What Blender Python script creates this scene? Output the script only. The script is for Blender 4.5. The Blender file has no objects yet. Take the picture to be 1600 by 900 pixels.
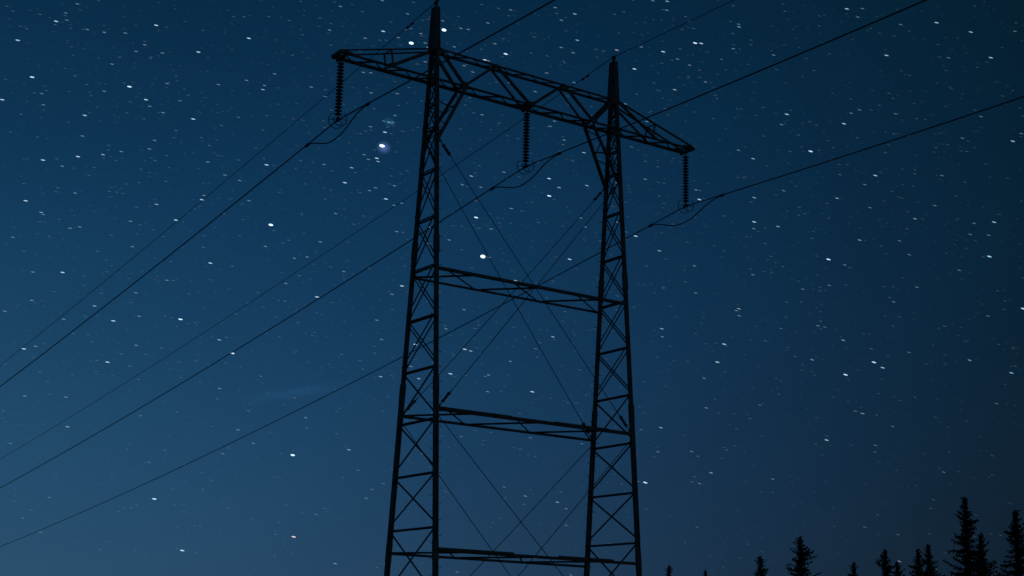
# Lattice portal tower of a power line under a starry winter sky (Blender 4.5)
import bpy, bmesh, math, random
from mathutils import Vector, Matrix

S = bpy.context.scene
COL = S.collection
R = math.radians
V = Vector

# ------------------------------------------------------------------ camera
CAM_H = 1.6
cam_data = bpy.data.cameras.new('camera')
cam = bpy.data.objects.new('camera', cam_data)
COL.objects.link(cam)
S.camera = cam
cam_data.sensor_width = 36.0
cam_data.lens = 51.70
cam_data.clip_start = 0.1
cam_data.clip_end = 20000
rt, up, fw = V((0.8203, -0.5714, 0.0242)), V((-0.1565, -0.1836, 0.9705)), V((0.5501, 0.7999, 0.2400))
rt.normalize(); fw.normalize(); up = rt.cross(fw); up.normalize()
M = Matrix.Identity(4)
for i in range(3):
    M[i][0], M[i][1], M[i][2] = rt[i], up[i], -fw[i]
M.translation = V((-37.7633, -54.0353, CAM_H))
cam.matrix_world = M

# ------------------------------------------------------------------ world: moonlit blue night sky, glow low on one side
MOON_AZ, MOON_EL = 150.0, 10.0        # degrees; azimuth counted from +Y towards +X
world = bpy.data.worlds.new('World')
S.world = world
world.use_nodes = True
nt = world.node_tree
N, L = nt.nodes, nt.links
bg = N['Background']
tc = N.new('ShaderNodeTexCoord')


def math_node(op, a, b=None):
    n = N.new('ShaderNodeMath'); n.operation = op
    for k, v in enumerate((a, b)):
        if v is None:
            continue
        if isinstance(v, (int, float)):
            n.inputs[k].default_value = v
        else:
            L.new(v, n.inputs[k])
    return n.outputs[0]


def dot_node(vec):
    n = N.new('ShaderNodeVectorMath'); n.operation = 'DOT_PRODUCT'
    L.new(tc.outputs['Generated'], n.inputs[0])
    n.inputs[1].default_value = vec
    return n.outputs['Value']


GLOW_AZ = 2.0
u = math_node('MAXIMUM', dot_node((math.sin(R(GLOW_AZ)), math.cos(R(GLOW_AZ)), 0)), 0.55)
h = math_node('MINIMUM', math_node('MAXIMUM', dot_node((0, 0, 1)), 0.0), 0.45)
uh = math_node('MULTIPLY', u, h)
hh = math_node('MULTIPLY', h, h)
uu = math_node('MULTIPLY', u, u)
comb = N.new('ShaderNodeCombineColor')
SKY = ((-8.705, 6.51, 1.586, -7.066, -1.524, -1.212),
       (-10.789, 12.771, 9.963, -11.267, -5.096, -4.381),
       (-11.72, 17.096, 10.818, -10.775, -6.832, -7.179))
for ch, (a, b, c, d, e, f) in enumerate(SKY):
    s = math_node('ADD', math_node('MULTIPLY', u, b), a)
    s = math_node('ADD', s, math_node('MULTIPLY', h, c))
    s = math_node('ADD', s, math_node('MULTIPLY', uh, d))
    s = math_node('ADD', s, math_node('MULTIPLY', hh, e))
    s = math_node('ADD', s, math_node('MULTIPLY', uu, f))
    L.new(math_node('MULTIPLY', math_node('EXPONENT', s), 10.0), comb.inputs[ch])
sky = N.new('ShaderNodeTexSky')
sky.sky_type = 'NISHITA'
sky.sun_disc = False
sky.sun_elevation = R(MOON_EL)
sky.sun_rotation = R(MOON_AZ)
tint = N.new('ShaderNodeMix'); tint.data_type = 'RGBA'; tint.blend_type = 'MULTIPLY'
tint.inputs['Factor'].default_value = 1.0
L.new(sky.outputs['Color'], tint.inputs['A'])
tint.inputs['B'].default_value = (0.0035, 0.009, 0.014, 1)
add = N.new('ShaderNodeMix'); add.data_type = 'RGBA'; add.blend_type = 'ADD'
add.inputs['Factor'].default_value = 1.0
L.new(comb.outputs['Color'], add.inputs['A'])
L.new(tint.outputs['Result'], add.inputs['B'])
# uneven airglow and one thin wisp of high cloud
def square(x):
    return math_node('MULTIPLY', x, x)


glow = N.new('ShaderNodeTexNoise')
glow.inputs['Scale'].default_value = 5.0
glow.inputs['Detail'].default_value = 4.0
L.new(tc.outputs['Generated'], glow.inputs['Vector'])
wa = math_node('DIVIDE', dot_node((0.8712, -0.4599, 0.1716)), 0.026)
wn = N.new('ShaderNodeTexNoise')
wn.inputs['Scale'].default_value = 60.0
L.new(tc.outputs['Generated'], wn.inputs['Vector'])
wb = math_node('DIVIDE', math_node('ADD', dot_node((0.2278, 0.0692, -0.9713)), math_node('MULTIPLY', math_node('SUBTRACT', wn.outputs['Fac'], 0.5), 0.006)), 0.0030)
wc_ = math_node('MAXIMUM', dot_node((0.4348, 0.8853, 0.1650)), 0.0)
wisp = math_node('MULTIPLY', math_node('EXPONENT', math_node('MULTIPLY', math_node('ADD', square(wa), square(wb)), -1.0)), 0.24)
wisp = math_node('MULTIPLY', wisp, math_node('GREATER_THAN', wc_, 0.9))
gain = math_node('ADD', math_node('MULTIPLY', math_node('SUBTRACT', glow.outputs['Fac'], 0.5), 0.22), 1.0)
gain = math_node('ADD', gain, wisp)
uneven = N.new('ShaderNodeVectorMath'); uneven.operation = 'SCALE'
L.new(add.outputs['Result'], uneven.inputs[0])
L.new(gain, uneven.inputs['Scale'])
L.new(uneven.outputs['Vector'], bg.inputs['Color'])
bg.inputs['Strength'].default_value = 0.1

# ------------------------------------------------------------------ moonlight
sun_data = bpy.data.lights.new('moon', 'SUN')
sun_data.energy = 0.02
sun_data.angle = R(0.5)
sun_data.color = (1.0, 0.95, 0.86)
sun = bpy.data.objects.new('moon', sun_data)
COL.objects.link(sun)
mdir = V((math.sin(R(MOON_AZ)) * math.cos(R(MOON_EL)), math.cos(R(MOON_AZ)) * math.cos(R(MOON_EL)), math.sin(R(MOON_EL))))
sun.rotation_euler = mdir.to_track_quat('Z', 'Y').to_euler()
sun.location = (0, 0, 60)

# ------------------------------------------------------------------ exposure
S.view_settings.view_transform = 'Standard'
S.view_settings.look = 'None'
S.view_settings.exposure = 0.0
S.view_settings.gamma = 1.0
S.view_settings.use_curve_mapping = False
S.cycles.use_denoising = False
S.cycles.transparent_max_bounces = 32


# ------------------------------------------------------------------ materials
def material(name, base, rough=0.6, metal=0.0, scale=6.0, vary=0.35, bump=0.2, spec=0.5, second=None):
    m = bpy.data.materials.new(name)
    m.use_nodes = True
    n, l = m.node_tree.nodes, m.node_tree.links
    p = n['Principled BSDF']
    p.inputs['Metallic'].default_value = metal
    p.inputs['Specular IOR Level'].default_value = spec
    co = n.new('ShaderNodeTexCoord')
    no = n.new('ShaderNodeTexNoise')
    no.inputs['Scale'].default_value = scale
    no.inputs['Detail'].default_value = 6
    l.new(co.outputs['Object'], no.inputs['Vector'])
    cr = n.new('ShaderNodeValToRGB')
    cr.color_ramp.elements[0].position = 0.3
    cr.color_ramp.elements[1].position = 0.7
    lo = [c * (1 - vary) for c in base]
    hi = [min(1, c * (1 + vary)) for c in (second or base)]
    cr.color_ramp.elements[0].color = (*lo, 1)
    cr.color_ramp.elements[1].color = (*hi, 1)
    l.new(no.outputs['Fac'], cr.inputs['Fac'])
    l.new(cr.outputs['Color'], p.inputs['Base Color'])
    ma = n.new('ShaderNodeMapRange')
    ma.inputs['To Min'].default_value = max(0.02, rough - 0.12)
    ma.inputs['To Max'].default_value = min(1, rough + 0.12)
    l.new(no.outputs['Fac'], ma.inputs['Value'])
    l.new(ma.outputs['Result'], p.inputs['Roughness'])
    if bump:
        n2 = n.new('ShaderNodeTexNoise')
        n2.inputs['Scale'].default_value = scale * 7
        l.new(co.outputs['Object'], n2.inputs['Vector'])
        b = n.new('ShaderNodeBump')
        b.inputs['Strength'].default_value = bump
        b.inputs['Distance'].default_value = 0.01
        l.new(n2.outputs['Fac'], b.inputs['Height'])
        l.new(b.outputs['Normal'], p.inputs['Normal'])
    return m


M_STEEL = material('weathered_galvanised_steel', (0.115, 0.12, 0.125), 0.62, 0.0, 3.0, 0.45, 0.2, 0.35, (0.15, 0.15, 0.145))
M_RUST = material('rusted_bolt_steel', (0.09, 0.06, 0.04), 0.75, 0.0, 9.0, 0.4, 0.3, 0.3)
M_CABLE = material('aged_aluminium_strand', (0.10, 0.10, 0.10), 0.6, 0.0, 14.0, 0.25, 0.2, 0.3)
M_GLASS = material('dark_glazed_insulator', (0.035, 0.028, 0.022), 0.2, 0.0, 12.0, 0.3, 0.0, 0.6)
M_CONCRETE = material('footing_concrete', (0.30, 0.29, 0.27), 0.9, 0.0, 5.0, 0.3, 0.5)
M_BARK = material('spruce_bark', (0.06, 0.045, 0.035), 0.95, 0.0, 12.0, 0.4, 0.6)
M_NEEDLE = material('spruce_needles', (0.030, 0.050, 0.026), 0.75, 0.0, 2.5, 0.45, 0.0, 0.2, (0.04, 0.06, 0.03))
M_GROUND = material('heath_and_moss', (0.055, 0.060, 0.032), 0.95, 0.0, 0.6, 0.5, 0.6, 0.2, (0.08, 0.065, 0.04))


# ------------------------------------------------------------------ helpers
def link(name, mesh, parent=None, mat=None):
    o = bpy.data.objects.new(name, mesh)
    COL.objects.link(o)
    if parent is not None:
        o.parent = parent
    if mat is not None and mesh is not None and not mesh.materials:
        mesh.materials.append(mat)
    return o


def tag(o, label, cat, group=None):
    o['label'] = label
    o['category'] = cat
    if group:
        o['group'] = group
    return o


def mesh_from(name, verts, faces, smooth=False):
    me = bpy.data.meshes.new(name)
    me.from_pydata([tuple(v) for v in verts], [], faces)
    me.validate()
    if smooth:
        me.polygons.foreach_set('use_smooth', [True] * len(me.polygons))
    me.update()
    return me


def frame(p, q, ref=None):
    w = (V(q) - V(p))
    ln = w.length
    w.normalize()
    ref = V(ref) if ref is not None else V((0, 0, 1))
    if abs(w.dot(ref)) > 0.97:
        ref = V((1, 0, 0)) if abs(w.x) < 0.9 else V((0, 1, 0))
    a = ref.cross(w); a.normalize()
    b = w.cross(a); b.normalize()
    return a, b, w, ln


def prism(profile, p, q, ref=None):
    """A straight member from p to q with a 2-D profile."""
    a, b, w, ln = frame(p, q, ref)
    n = len(profile)
    vs = [V(e) + a * x + b * y for e in (p, q) for x, y in profile]
    fs = [(i, (i + 1) % n, n + (i + 1) % n, n + i) for i in range(n)]
    fs += [tuple(range(n - 1, -1, -1)), tuple(range(n, 2 * n))]
    return vs, fs


def angle_profile(s, t=None, flip=1):
    t = t or s * 0.16
    h = s / 2
    pts = [(-h, -h), (h, -h), (h, -h + t), (-h + t, -h + t), (-h + t, h), (-h, h)]
    if flip < 0:
        pts = [(-x, y) for x, y in reversed(pts)]
    return pts


def rect_profile(x, y):
    return [(-x / 2, -y / 2), (x / 2, -y / 2), (x / 2, y / 2), (-x / 2, y / 2)]


def bar(name, p, q, s, parent, mat=None, ref=None, flip=1):
    """Rolled steel angle."""
    vs, fs = prism(angle_profile(s, flip=flip), p, q, ref)
    return link(name, mesh_from(name, vs, fs), parent, mat or M_STEEL)


def merge(parts):
    vs, fs = [], []
    for v, f in parts:
        k = len(vs)
        vs += list(v)
        fs += [tuple(i + k for i in g) for g in f]
    return vs, fs


def ring_profile(r, n=8):
    return [(r * math.cos(2 * math.pi * i / n), r * math.sin(2 * math.pi * i / n)) for i in range(n)]


def tube(path, r, n=8):
    """Round cable along a list of points; r a number or list."""
    path = [V(p) for p in path]
    vs, fs = [], []
    prev = None
    for i, p in enumerate(path):
        t = (path[min(i + 1, len(path) - 1)] - path[max(i - 1, 0)])
        t.normalize()
        if prev is None:
            prev = V((0, 0, 1)) if abs(t.z) < 0.9 else V((1, 0, 0))
        a = prev.cross(t); a.normalize()
        b = t.cross(a); b.normalize()
        prev = b
        rr = r[i] if isinstance(r, (list, tuple)) else r
        vs += [p + a * (rr * math.cos(2 * math.pi * k / n)) + b * (rr * math.sin(2 * math.pi * k / n)) for k in range(n)]
    m = len(path)
    for i in range(m - 1):
        for k in range(n):
            k2 = (k + 1) % n
            fs.append((i * n + k, i * n + k2, (i + 1) * n + k2, (i + 1) * n + k))
    fs.append(tuple(range(n - 1, -1, -1)))
    fs.append(tuple(range((m - 1) * n, m * n)))
    return vs, fs


def lathe(prof, n=14):
    vs, fs = [], []
    for r, z in prof:
        vs += [V((r * math.cos(2 * math.pi * k / n), r * math.sin(2 * math.pi * k / n), z)) for k in range(n)]
    for i in range(len(prof) - 1):
        for k in range(n):
            k2 = (k + 1) % n
            fs.append((i * n + k, i * n + k2, (i + 1) * n + k2, (i + 1) * n + k))
    fs.append(tuple(range(n - 1, -1, -1)))
    fs.append(tuple(range((len(prof) - 1) * n, len(prof) * n)))
    return vs, fs


def plate(c, ax, ay, w, hgt, t=0.014):
    """Flat gusset plate with clipped corners, centre c, axes ax, ay."""
    ax, ay = V(ax).normalized(), V(ay).normalized()
    nz = ax.cross(ay).normalized()
    k = 0.28
    pts = [(-.5, -.5 + k), (-.5 + k, -.5), (.5 - k, -.5), (.5, -.5 + k), (.5, .5 - k), (.5 - k, .5), (-.5 + k, .5), (-.5, .5 - k)]
    vs = [V(c) + ax * (x * w) + ay * (y * hgt) + nz * (s * t / 2) for s in (-1, 1) for x, y in pts]
    n = 8
    fs = [(i, (i + 1) % n, n + (i + 1) % n, n + i) for i in range(n)] + [tuple(range(n - 1, -1, -1)), tuple(range(n, 2 * n))]
    return vs, fs


# ------------------------------------------------------------------ ground
def ground_z(x, y):
    d = max(0.0, y - 35.0)
    drop = 0.085 * d * d / (d + 25.0) if d > 0 else 0.0
    r = math.hypot(x, y)
    k = min(1.0, max(0.0, (r - 25) / 60))
    roll = k * (0.5 * math.sin(x * 0.043 + 1.0) * math.cos(y * 0.037) + 0.25 * math.sin(x * 0.11 + y * 0.09))
    rc = math.hypot(x + 37.76, y + 54.04)
    roll *= min(1.0, max(0.0, (rc - 6) / 25))
    return -min(drop, 60.0) + roll


def axis_steps():
    a = [0.0]
    s = 4.0
    while a[-1] < 6000:
        a.append(a[-1] + s)
        if a[-1] > 120:
            s *= 1.16
    return [-v for v in reversed(a[1:])] + a


ax_ = axis_steps()
n_ = len(ax_)
gv = [(x, y, ground_z(x, y)) for y in ax_ for x in ax_]
gf = [(j * n_ + i, j * n_ + i + 1, (j + 1) * n_ + i + 1, (j + 1) * n_ + i) for j in range(n_ - 1) for i in range(n_ - 1)]
ground = link('ground', mesh_from('ground', gv, gf, True), None, M_GROUND)
ground['kind'] = 'structure'

# ------------------------------------------------------------------ the tower
H0 = CAM_H                               # fitted heights are counted from the eye
XM_TOP, XM_BOT = 5.265, 5.397            # half spacing of the masts at the crossarm and low down
ZC, ZT, ZP = 25.214 + H0, 26.723 + H0, 29.116 + H0
WC, WT = 0.354, 0.275                    # half widths of the bottom and top chords
LEVELS = [4.927, 7.213, 9.516, 11.791, 14.072, 16.345, 18.610, 20.848, 22.878]
LEVELS = [z + H0 for z in LEVELS]
ZKNEE = 22.35 + H0
NEAR, FAR = -1, 1


def half_depth(z):
    z -= H0
    return max(0.045, 1.826 - 0.0728 * (z - 5) if z < 15 else 1.098 - 0.0747 * (z - 15))


def mast_x(z):
    t = (z - H0 - 5) / 20
    return XM_BOT + (XM_TOP - XM_BOT) * t


def leg_pt(side, nf, z, dx=0.0, dy=0.0):
    return V((side * mast_x(z) + dx, nf * half_depth(z) + dy, z))


tower = bpy.data.objects.new('transmission_tower', None)
COL.objects.link(tower)
tower.empty_display_size = 2
tag(tower, 'dark steel lattice portal tower with two masts and a long crossarm', 'power tower')

step_mesh = None
for side in (-1, 1):
    for nf in (NEAR, FAR):
        base = leg_pt(side, nf, 0.25)
        kn = leg_pt(side, nf, 11.05 + H0)
        top = leg_pt(side, nf, ZT + 0.15)
        # leg: two angles battened back to back, heavier below the splice
        def leg_section(p, q, wx, wy):
            out = []
            for s in (-1, 1):
                off = V((s * (wx / 2 - 0.04), 0, 0))
                prof = rect_profile(0.078, wy)
                out.append(prism(prof, V(p) + off, V(q) + off, (0, 1, 0)))
            out.append(prism(rect_profile(wx - 0.03, wy * 0.55), p, q, (0, 1, 0)))
            return out
        parts = leg_section(base, kn, 0.215, 0.15) + leg_section(kn, top, 0.185, 0.13)
        vs, fs = merge(parts)
        leg = link('mast_leg', mesh_from('mast_leg', vs, fs), tower, M_STEEL)
        # splice plates on the leg
        for zz in (4.0 + H0, 10.9 + H0, 17.3 + H0):
            c0, c1 = leg_pt(side, nf, zz - 0.42), leg_pt(side, nf, zz + 0.42)
            vs, fs = merge([prism(rect_profile(0.228, 0.162), c0, c1, (0, 1, 0))])
            link('splice_plate', mesh_from('splice_plate', vs, fs), leg, M_STEEL)
        # climbing pegs: outer line of one leg on each mast
        if (side, nf) in ((-1, NEAR), (1, FAR)):
            z, k = 2.6, 0
            while z < ZC - 1.0:
                s = 1 if k % 2 else -1
                p = leg_pt(side, nf, z, dx=s * 0.09)
                path = [p, p + V((s * 0.15, 0, 0)), p + V((s * 0.185, 0, 0.008)), p + V((s * 0.195, 0, 0.035))]
                vs, fs = tube(path, 0.011, 6)
                link('step_bolt', mesh_from('step_bolt', vs, fs), leg, M_RUST)
                z += 0.64 / 2 * 1.02
                k += 1
        # concrete footing
        f0 = leg_pt(side, nf, 0.0)
        prof = [(0.52, -0.5), (0.52, 0.0), (0.42, 0.16), (0.30, 0.32), (0.28, 0.345)]
        vs, fs = lathe(prof, 16)
        link('footing', mesh_from('footing', [v + V((f0.x, f0.y, ground_z(f0.x, f0.y))) for v in vs], fs), tower, M_CONCRETE)

    # ---- mast bracing
    zs = [0.6, 0.6 + (LEVELS[0] - 0.6) / 2] + LEVELS + [24.05 + H0, ZC, 25.95 + H0, ZT]
    for i, z in enumerate(zs):
        s = 0.085 if z < 14 + H0 else 0.07
        gap = 0.075 if z < 13.5 + H0 else 0.11
        if i == 0:
            continue
        for k in (-1, 1):
            bar('horizontal_brace', leg_pt(side, FAR, z, k * gap, -0.05), leg_pt(side, NEAR, z, k * gap, 0.05), s, tower, flip=k)
    for z0, z1 in zip(zs[:-1], zs[1:]):
        single = z1 < 12.0 + H0
        lo = z0 + (0.22 if z1 - z0 > 1.5 else 0.06)
        hi = z1 - (0.08 if z1 - z0 > 1.5 else 0.03)
        s = 0.085 if single else 0.066
        planes = (0.0,) if single else (-0.105, 0.105)
        for dx in planes:
            o = 0.035 if single else 0.028
            bar('diagonal_brace', leg_pt(side, FAR, lo, dx - o, -0.04), leg_pt(side, NEAR, hi, dx - o, 0.04), s, tower, ref=(1, 0, 0))
            bar('diagonal_brace', leg_pt(side, NEAR, lo, dx + o, 0.04), leg_pt(side, FAR, hi, dx + o, -0.04), s, tower, ref=(1, 0, 0))

    # ---- peak above the crossarm: tapered plated column with earth wire cap
    def peak_ring(z, wx, wy):
        x = side * mast_x(ZT)
        return [V((x + a * wx / 2, b * wy / 2, z)) for a, b in ((-1, -1), (1, -1), (1, 1), (-1, 1))]
    rings = [peak_ring(ZT - 0.1, 0.27, 2 * half_depth(ZT) + 0.16), peak_ring(ZT + 1.2, 0.26, 2 * half_depth(ZT + 1.2) + 0.20),
             peak_ring(ZP - 0.28, 0.23, 0.33), peak_ring(ZP - 0.22, 0.10, 0.12), peak_ring(ZP - 0.02, 0.08, 0.10)]
    vs = [v for r_ in rings for v in r_]
    fs = [(4 * i + k, 4 * i + (k + 1) % 4, 4 * i + 4 + (k + 1) % 4, 4 * i + 4 + k) for i in range(len(rings) - 1) for k in range(4)]
    fs += [(3, 2, 1, 0), tuple(range(4 * len(rings) - 4, 4 * len(rings)))]
    peak = link('mast_peak', mesh_from('mast_peak', vs, fs), tower, M_STEEL)
    xp = side * mast_x(ZT)
    # raised angle edges of the peak so that it is not a plain box
    for a in (-1, 1):
        for b in (-1, 1):
            bar('corner_angle', V((xp + a * 0.13, b * (half_depth(ZT) + 0.08), ZT)), V((xp + a * 0.11, b * 0.155, ZP - 0.3)), 0.06, peak)
    vs, fs = merge([prism(rect_profile(0.10, 0.16), V((xp, -0.11, ZP - 0.03)), V((xp, 0.11, ZP - 0.03))),
                    tube([V((xp, -0.2, ZP)), V((xp, 0, ZP + 0.035)), V((xp, 0.2, ZP - 0.02))], 0.03, 8)])
    link('earth_wire_clamp', mesh_from('earth_wire_clamp', vs, fs), peak, M_STEEL)

# ---- horizontal struts between the masts
STRUTS = [(16.186 + H0, 16.125 + H0, 0.135, 0.11), (9.919 + H0, 9.923 + H0, 0.145, 0.125), (3.983 + H0, 3.983 + H0, 0.125, 0.115)]
for si, (zn, zf, sn, sf) in enumerate(STRUTS):
    A0, A1 = leg_pt(-1, NEAR, zn, 0, 0.0), leg_pt(1, NEAR, zn, 0, 0.0)
    B0, B1 = leg_pt(-1, FAR, zf, 0, 0.0), leg_pt(1, FAR, zf, 0, 0.0)
    nc = bar('strut_chord', A0, A1, sn, tower)
    fc = bar('strut_chord', B0, B1, sf, tower, flip=-1)
    for k in range(3):
        f0, f1 = k / 3, (k + 1) / 3
        bar('lacing_bar', B0.lerp(B1, f0 + 0.012) + V((0, 0, 0.03)), A0.lerp(A1, f0 + 0.215) + V((0, 0, 0.03)), 0.075, tower)
        bar('lacing_bar', A0.lerp(A1, f0 + 0.06) - V((0, 0, 0.03)), B0.lerp(B1, f1 - 0.012) - V((0, 0, 0.03)), 0.07, tower, flip=-1)
    # lap pieces bolted along the near chord
    if si:
        for t0, t1 in ((0.0, 0.36), (0.58, 0.86)):
            off = V((0, -0.06, 0.07 if si == 2 else 0.05))
            vs, fs = prism(rect_profile(0.06, 0.095), A0.lerp(A1, t0) + off, A0.lerp(A1, t1) + off)
            link('lap_plate', mesh_from('lap_plate', vs, fs), nc, M_STEEL)

# ---- crossarm
XTIP = 10.25
XA, XB, XPOST = 3.75, 1.98, 7.68
for nf, sz in ((NEAR, 0.115), (FAR, 0.125)):
    y = nf * WC
    ch = bar('crossarm_chord', (-XTIP, nf * (WC + 0.02), ZC), (XTIP, nf * (WC + 0.02), ZC), sz, tower, flip=nf)
    tp = bar('crossarm_chord', (-XM_TOP, nf * WT, ZT), (XM_TOP, nf * WT, ZT), 0.10, tower, flip=nf)
    d = 0.115 if nf == NEAR else 0.085
    for s in (-1, 1):
        yb, yt = nf * WC * 0.93, nf * WT * 0.93
        bar('crossarm_diagonal', (s * 5.12, yt, ZT), (s * XA, yb, ZC + 0.02), 0.12, tower)
        bar('crossarm_diagonal', (s * XA, yb, ZC + 0.02), (s * XB, yt, ZT), d - 0.01, tower, flip=-1)
        bar('crossarm_diagonal', (s * XB, yt, ZT), (s * 0.06, yb, ZC), d, tower)
        # cantilever arm
        ytip = nf * (WC + 0.03)
        bar('arm_top_chord', (s * 5.30, nf * 0.26, ZT - 0.02), (s * (XTIP - 0.08), ytip, ZC + 0.09), 0.075, tower)
        bar('crossarm_diagonal', (s * 5.32, nf * 0.26, ZT - 0.05), (s * XPOST, yb, ZC + 0.05), 0.10 if nf == NEAR else 0.085, tower)
        f = (XPOST - 5.3) / (XTIP - 5.38)
        zpost = ZT - 0.02 + (ZC + 0.09 - ZT) * f
        ypost = nf * (0.26 + (WC - 0.23) * f)
        bar('arm_post', (s * XPOST, ypost, zpost), (s * (XPOST - 0.12), yb, ZC + 0.05), 0.065, tower)
        # gusset plates
        for gx, gy, gz, gw, gh in ((XA, yb, ZC + 0.06, 0.38, 0.30), (XB, yt, ZT - 0.03, 0.22, 0.15), (5.08, yt, ZT - 0.06, 0.30, 0.24),
                                   (XPOST, yb, ZC + 0.05, 0.22, 0.15), (XTIP - 0.36, nf * (WC - 0.05), ZC + 0.07, 0.7, 0.12)):
            vs, fs = plate((s * gx, gy + nf * 0.045, gz), (1, 0, 0), (0, 0, 1), gw, gh)
            link('gusset_plate', mesh_from('gusset_plate', vs, fs), ch, M_STEEL)
    vs, fs = plate((0, nf * WC * 0.93 + nf * 0.045, ZC + 0.04), (1, 0, 0), (0, 0, 1), 0.36, 0.22)
    link('gusset_plate', mesh_from('gusset_plate', vs, fs), ch, M_STEEL)
# plan bracing: zigzag between near and far chords, bottom and top
def zigzag(x0, x1, n, w0, z, s, name):
    for k in range(n):
        xa, xb = x0 + (x1 - x0) * k / n, x0 + (x1 - x0) * (k + 1) / n
        ya = w0 if k % 2 else -w0
        bar(name, (xa, ya, z), (xb, -ya, z), s, tower, flip=1 if k % 2 else -1)
zigzag(-5.1, 5.1, 12, WC * 0.95, ZC - 0.02, 0.065, 'lacing_bar')
zigzag(-5.0, 5.0, 12, WT * 0.95, ZT + 0.01, 0.05, 'lacing_bar')
for s in (-1, 1):
    zigzag(s * 5.4, s * 10.0, 6, WC * 0.95, ZC - 0.02, 0.065, 'lacing_bar')
    for x in (XTIP - 0.04, XPOST):
        f = (XPOST - 5.3) / (XTIP - 5.38)
        if x == XPOST:
            zz = ZT - 0.02 + (ZC + 0.09 - ZT) * f
            yy = 0.26 + (WC - 0.23) * f
            bar('cross_tie', (s * x, -yy, zz), (s * x, yy, zz), 0.065, tower)
        else:
            vs, fs = prism(rect_profile(0.12, 0.15), (s * x, -WC - 0.08, ZC + 0.02), (s * x, WC + 0.08, ZC + 0.02))
            link('end_beam', mesh_from('end_beam', vs, fs), tower, M_STEEL)
    for x in (XA, XB):
        z, w = (ZC + 0.10, WC) if x == XA else (ZT - 0.06, WT)
        bar('cross_tie', (s * x, -w, z), (s * x, w, z), 0.07, tower)
bar('cross_tie', (0, -WC, ZC + 0.09), (0, WC, ZC + 0.09), 0.10, tower)

# ---- knee braces under the crossarm
for s in (-1, 1):
    P0, P1, Q0, Q1 = {}, {}, {}, {}
    for nf in (NEAR, FAR):
        a = V((s * XA, nf * WC, ZC - 0.08))
        b = V((s * (mast_x(ZKNEE) - 0.06), nf * half_depth(ZKNEE), ZKNEE))
        P0[nf], P1[nf] = a, b
        bar('knee_brace', a, b, 0.17 if nf == NEAR else 0.13, tower, flip=nf)
        zt_ = 24.0 + H0
        m = a.lerp(b, (a.z - zt_) / (a.z - b.z))
        bar('knee_tie', m, leg_pt(s, nf, zt_ + 0.12, -s * 0.08), 0.06, tower)
    for k in range(4):
        t0, t1 = k / 4 + 0.04, (k + 1) / 4 - 0.02
        n0 = NEAR if k % 2 else FAR
        bar('lacing_bar', P0[n0].lerp(P1[n0], t0), P0[-n0].lerp(P1[-n0], t1), 0.055, tower)

# ---- stay cables with turnbuckles
def stay(p, q, p_fit=True, q_fit=True):
    p, q = V(p), V(q)
    d = (q - p).normalized()
    ln = (q - p).length
    pts = []
    for i in range(13):
        t = i / 12
        c = p.lerp(q, t)
        c.z -= 0.05 * 4 * t * (1 - t)
        pts.append(c)
    vs, fs = tube(pts, 0.0165, 6)
    cable = link('stay_cable', mesh_from('stay_cable', vs, fs), tower, M_CABLE)
    a, b, w, _ = frame(p, q)
    for e, dr, on in ((p, d, p_fit), (q, -d, q_fit)):
        if not on:
            continue
        s0, s1 = e + dr * 0.30, e + dr * 0.86
        bits = [prism(rect_profile(0.075, 0.075), e - dr * 0.05, e + dr * 0.12),
                tube([e + dr * 0.1, s0 + dr * 0.05], 0.024, 6),
                prism(rect_profile(0.14, 0.10), s0, s0 + dr * 0.10),
                prism(rect_profile(0.14, 0.10), s1 - dr * 0.10, s1),
                tube([s1, s1 + dr * 0.22], [0.03, 0.014], 6)]
        for k in (-1, 1):
            o = a * (k * 0.052)
            bits.append(prism(rect_profile(0.034, 0.06), s0 + o, s1 + o))
        vs, fs = merge(bits)
        link('turnbuckle', mesh_from('turnbuckle', vs, fs), cable, M_STEEL)


for nf in (NEAR, FAR):
    zu = 22.28 + H0
    zl = 10.0 + H0
    inset = 0.13
    stay(leg_pt(-1, nf, zu, inset), leg_pt(1, nf, zl + 0.02, -inset))
    stay(leg_pt(1, nf, zu, -inset), leg_pt(-1, nf, zl + 0.02, inset))
    zm = 9.62 + H0
    stay(leg_pt(-1, nf, zm, inset), leg_pt(1, nf, 0.75, -inset), False, True)
    stay(leg_pt(1, nf, zm, -inset), leg_pt(-1, nf, 0.75, inset), False, True)

# ------------------------------------------------------------------ insulator strings
LS = 3.0
disc_prof = [(0.022, 0.085), (0.040, 0.080), (0.044, 0.040), (0.060, 0.026), (0.120, 0.010), (0.158, -0.012), (0.164, -0.028),
             (0.152, -0.029), (0.130, -0.008), (0.108, -0.020), (0.086, -0.004), (0.060, -0.016), (0.024, -0.016), (0.022, -0.085)]
vs, fs = lathe(disc_prof, 16)
disc_mesh = mesh_from('insulator_disc', vs, fs, True)
disc_mesh.materials.append(M_GLASS)


def arc_path(c, r, a0, a1, n, yoff):
    return [c + V((r * math.cos(R(a0 + (a1 - a0) * i / n)), yoff, r * math.sin(R(a0 + (a1 - a0) * i / n)))) for i in range(n + 1)]


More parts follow.
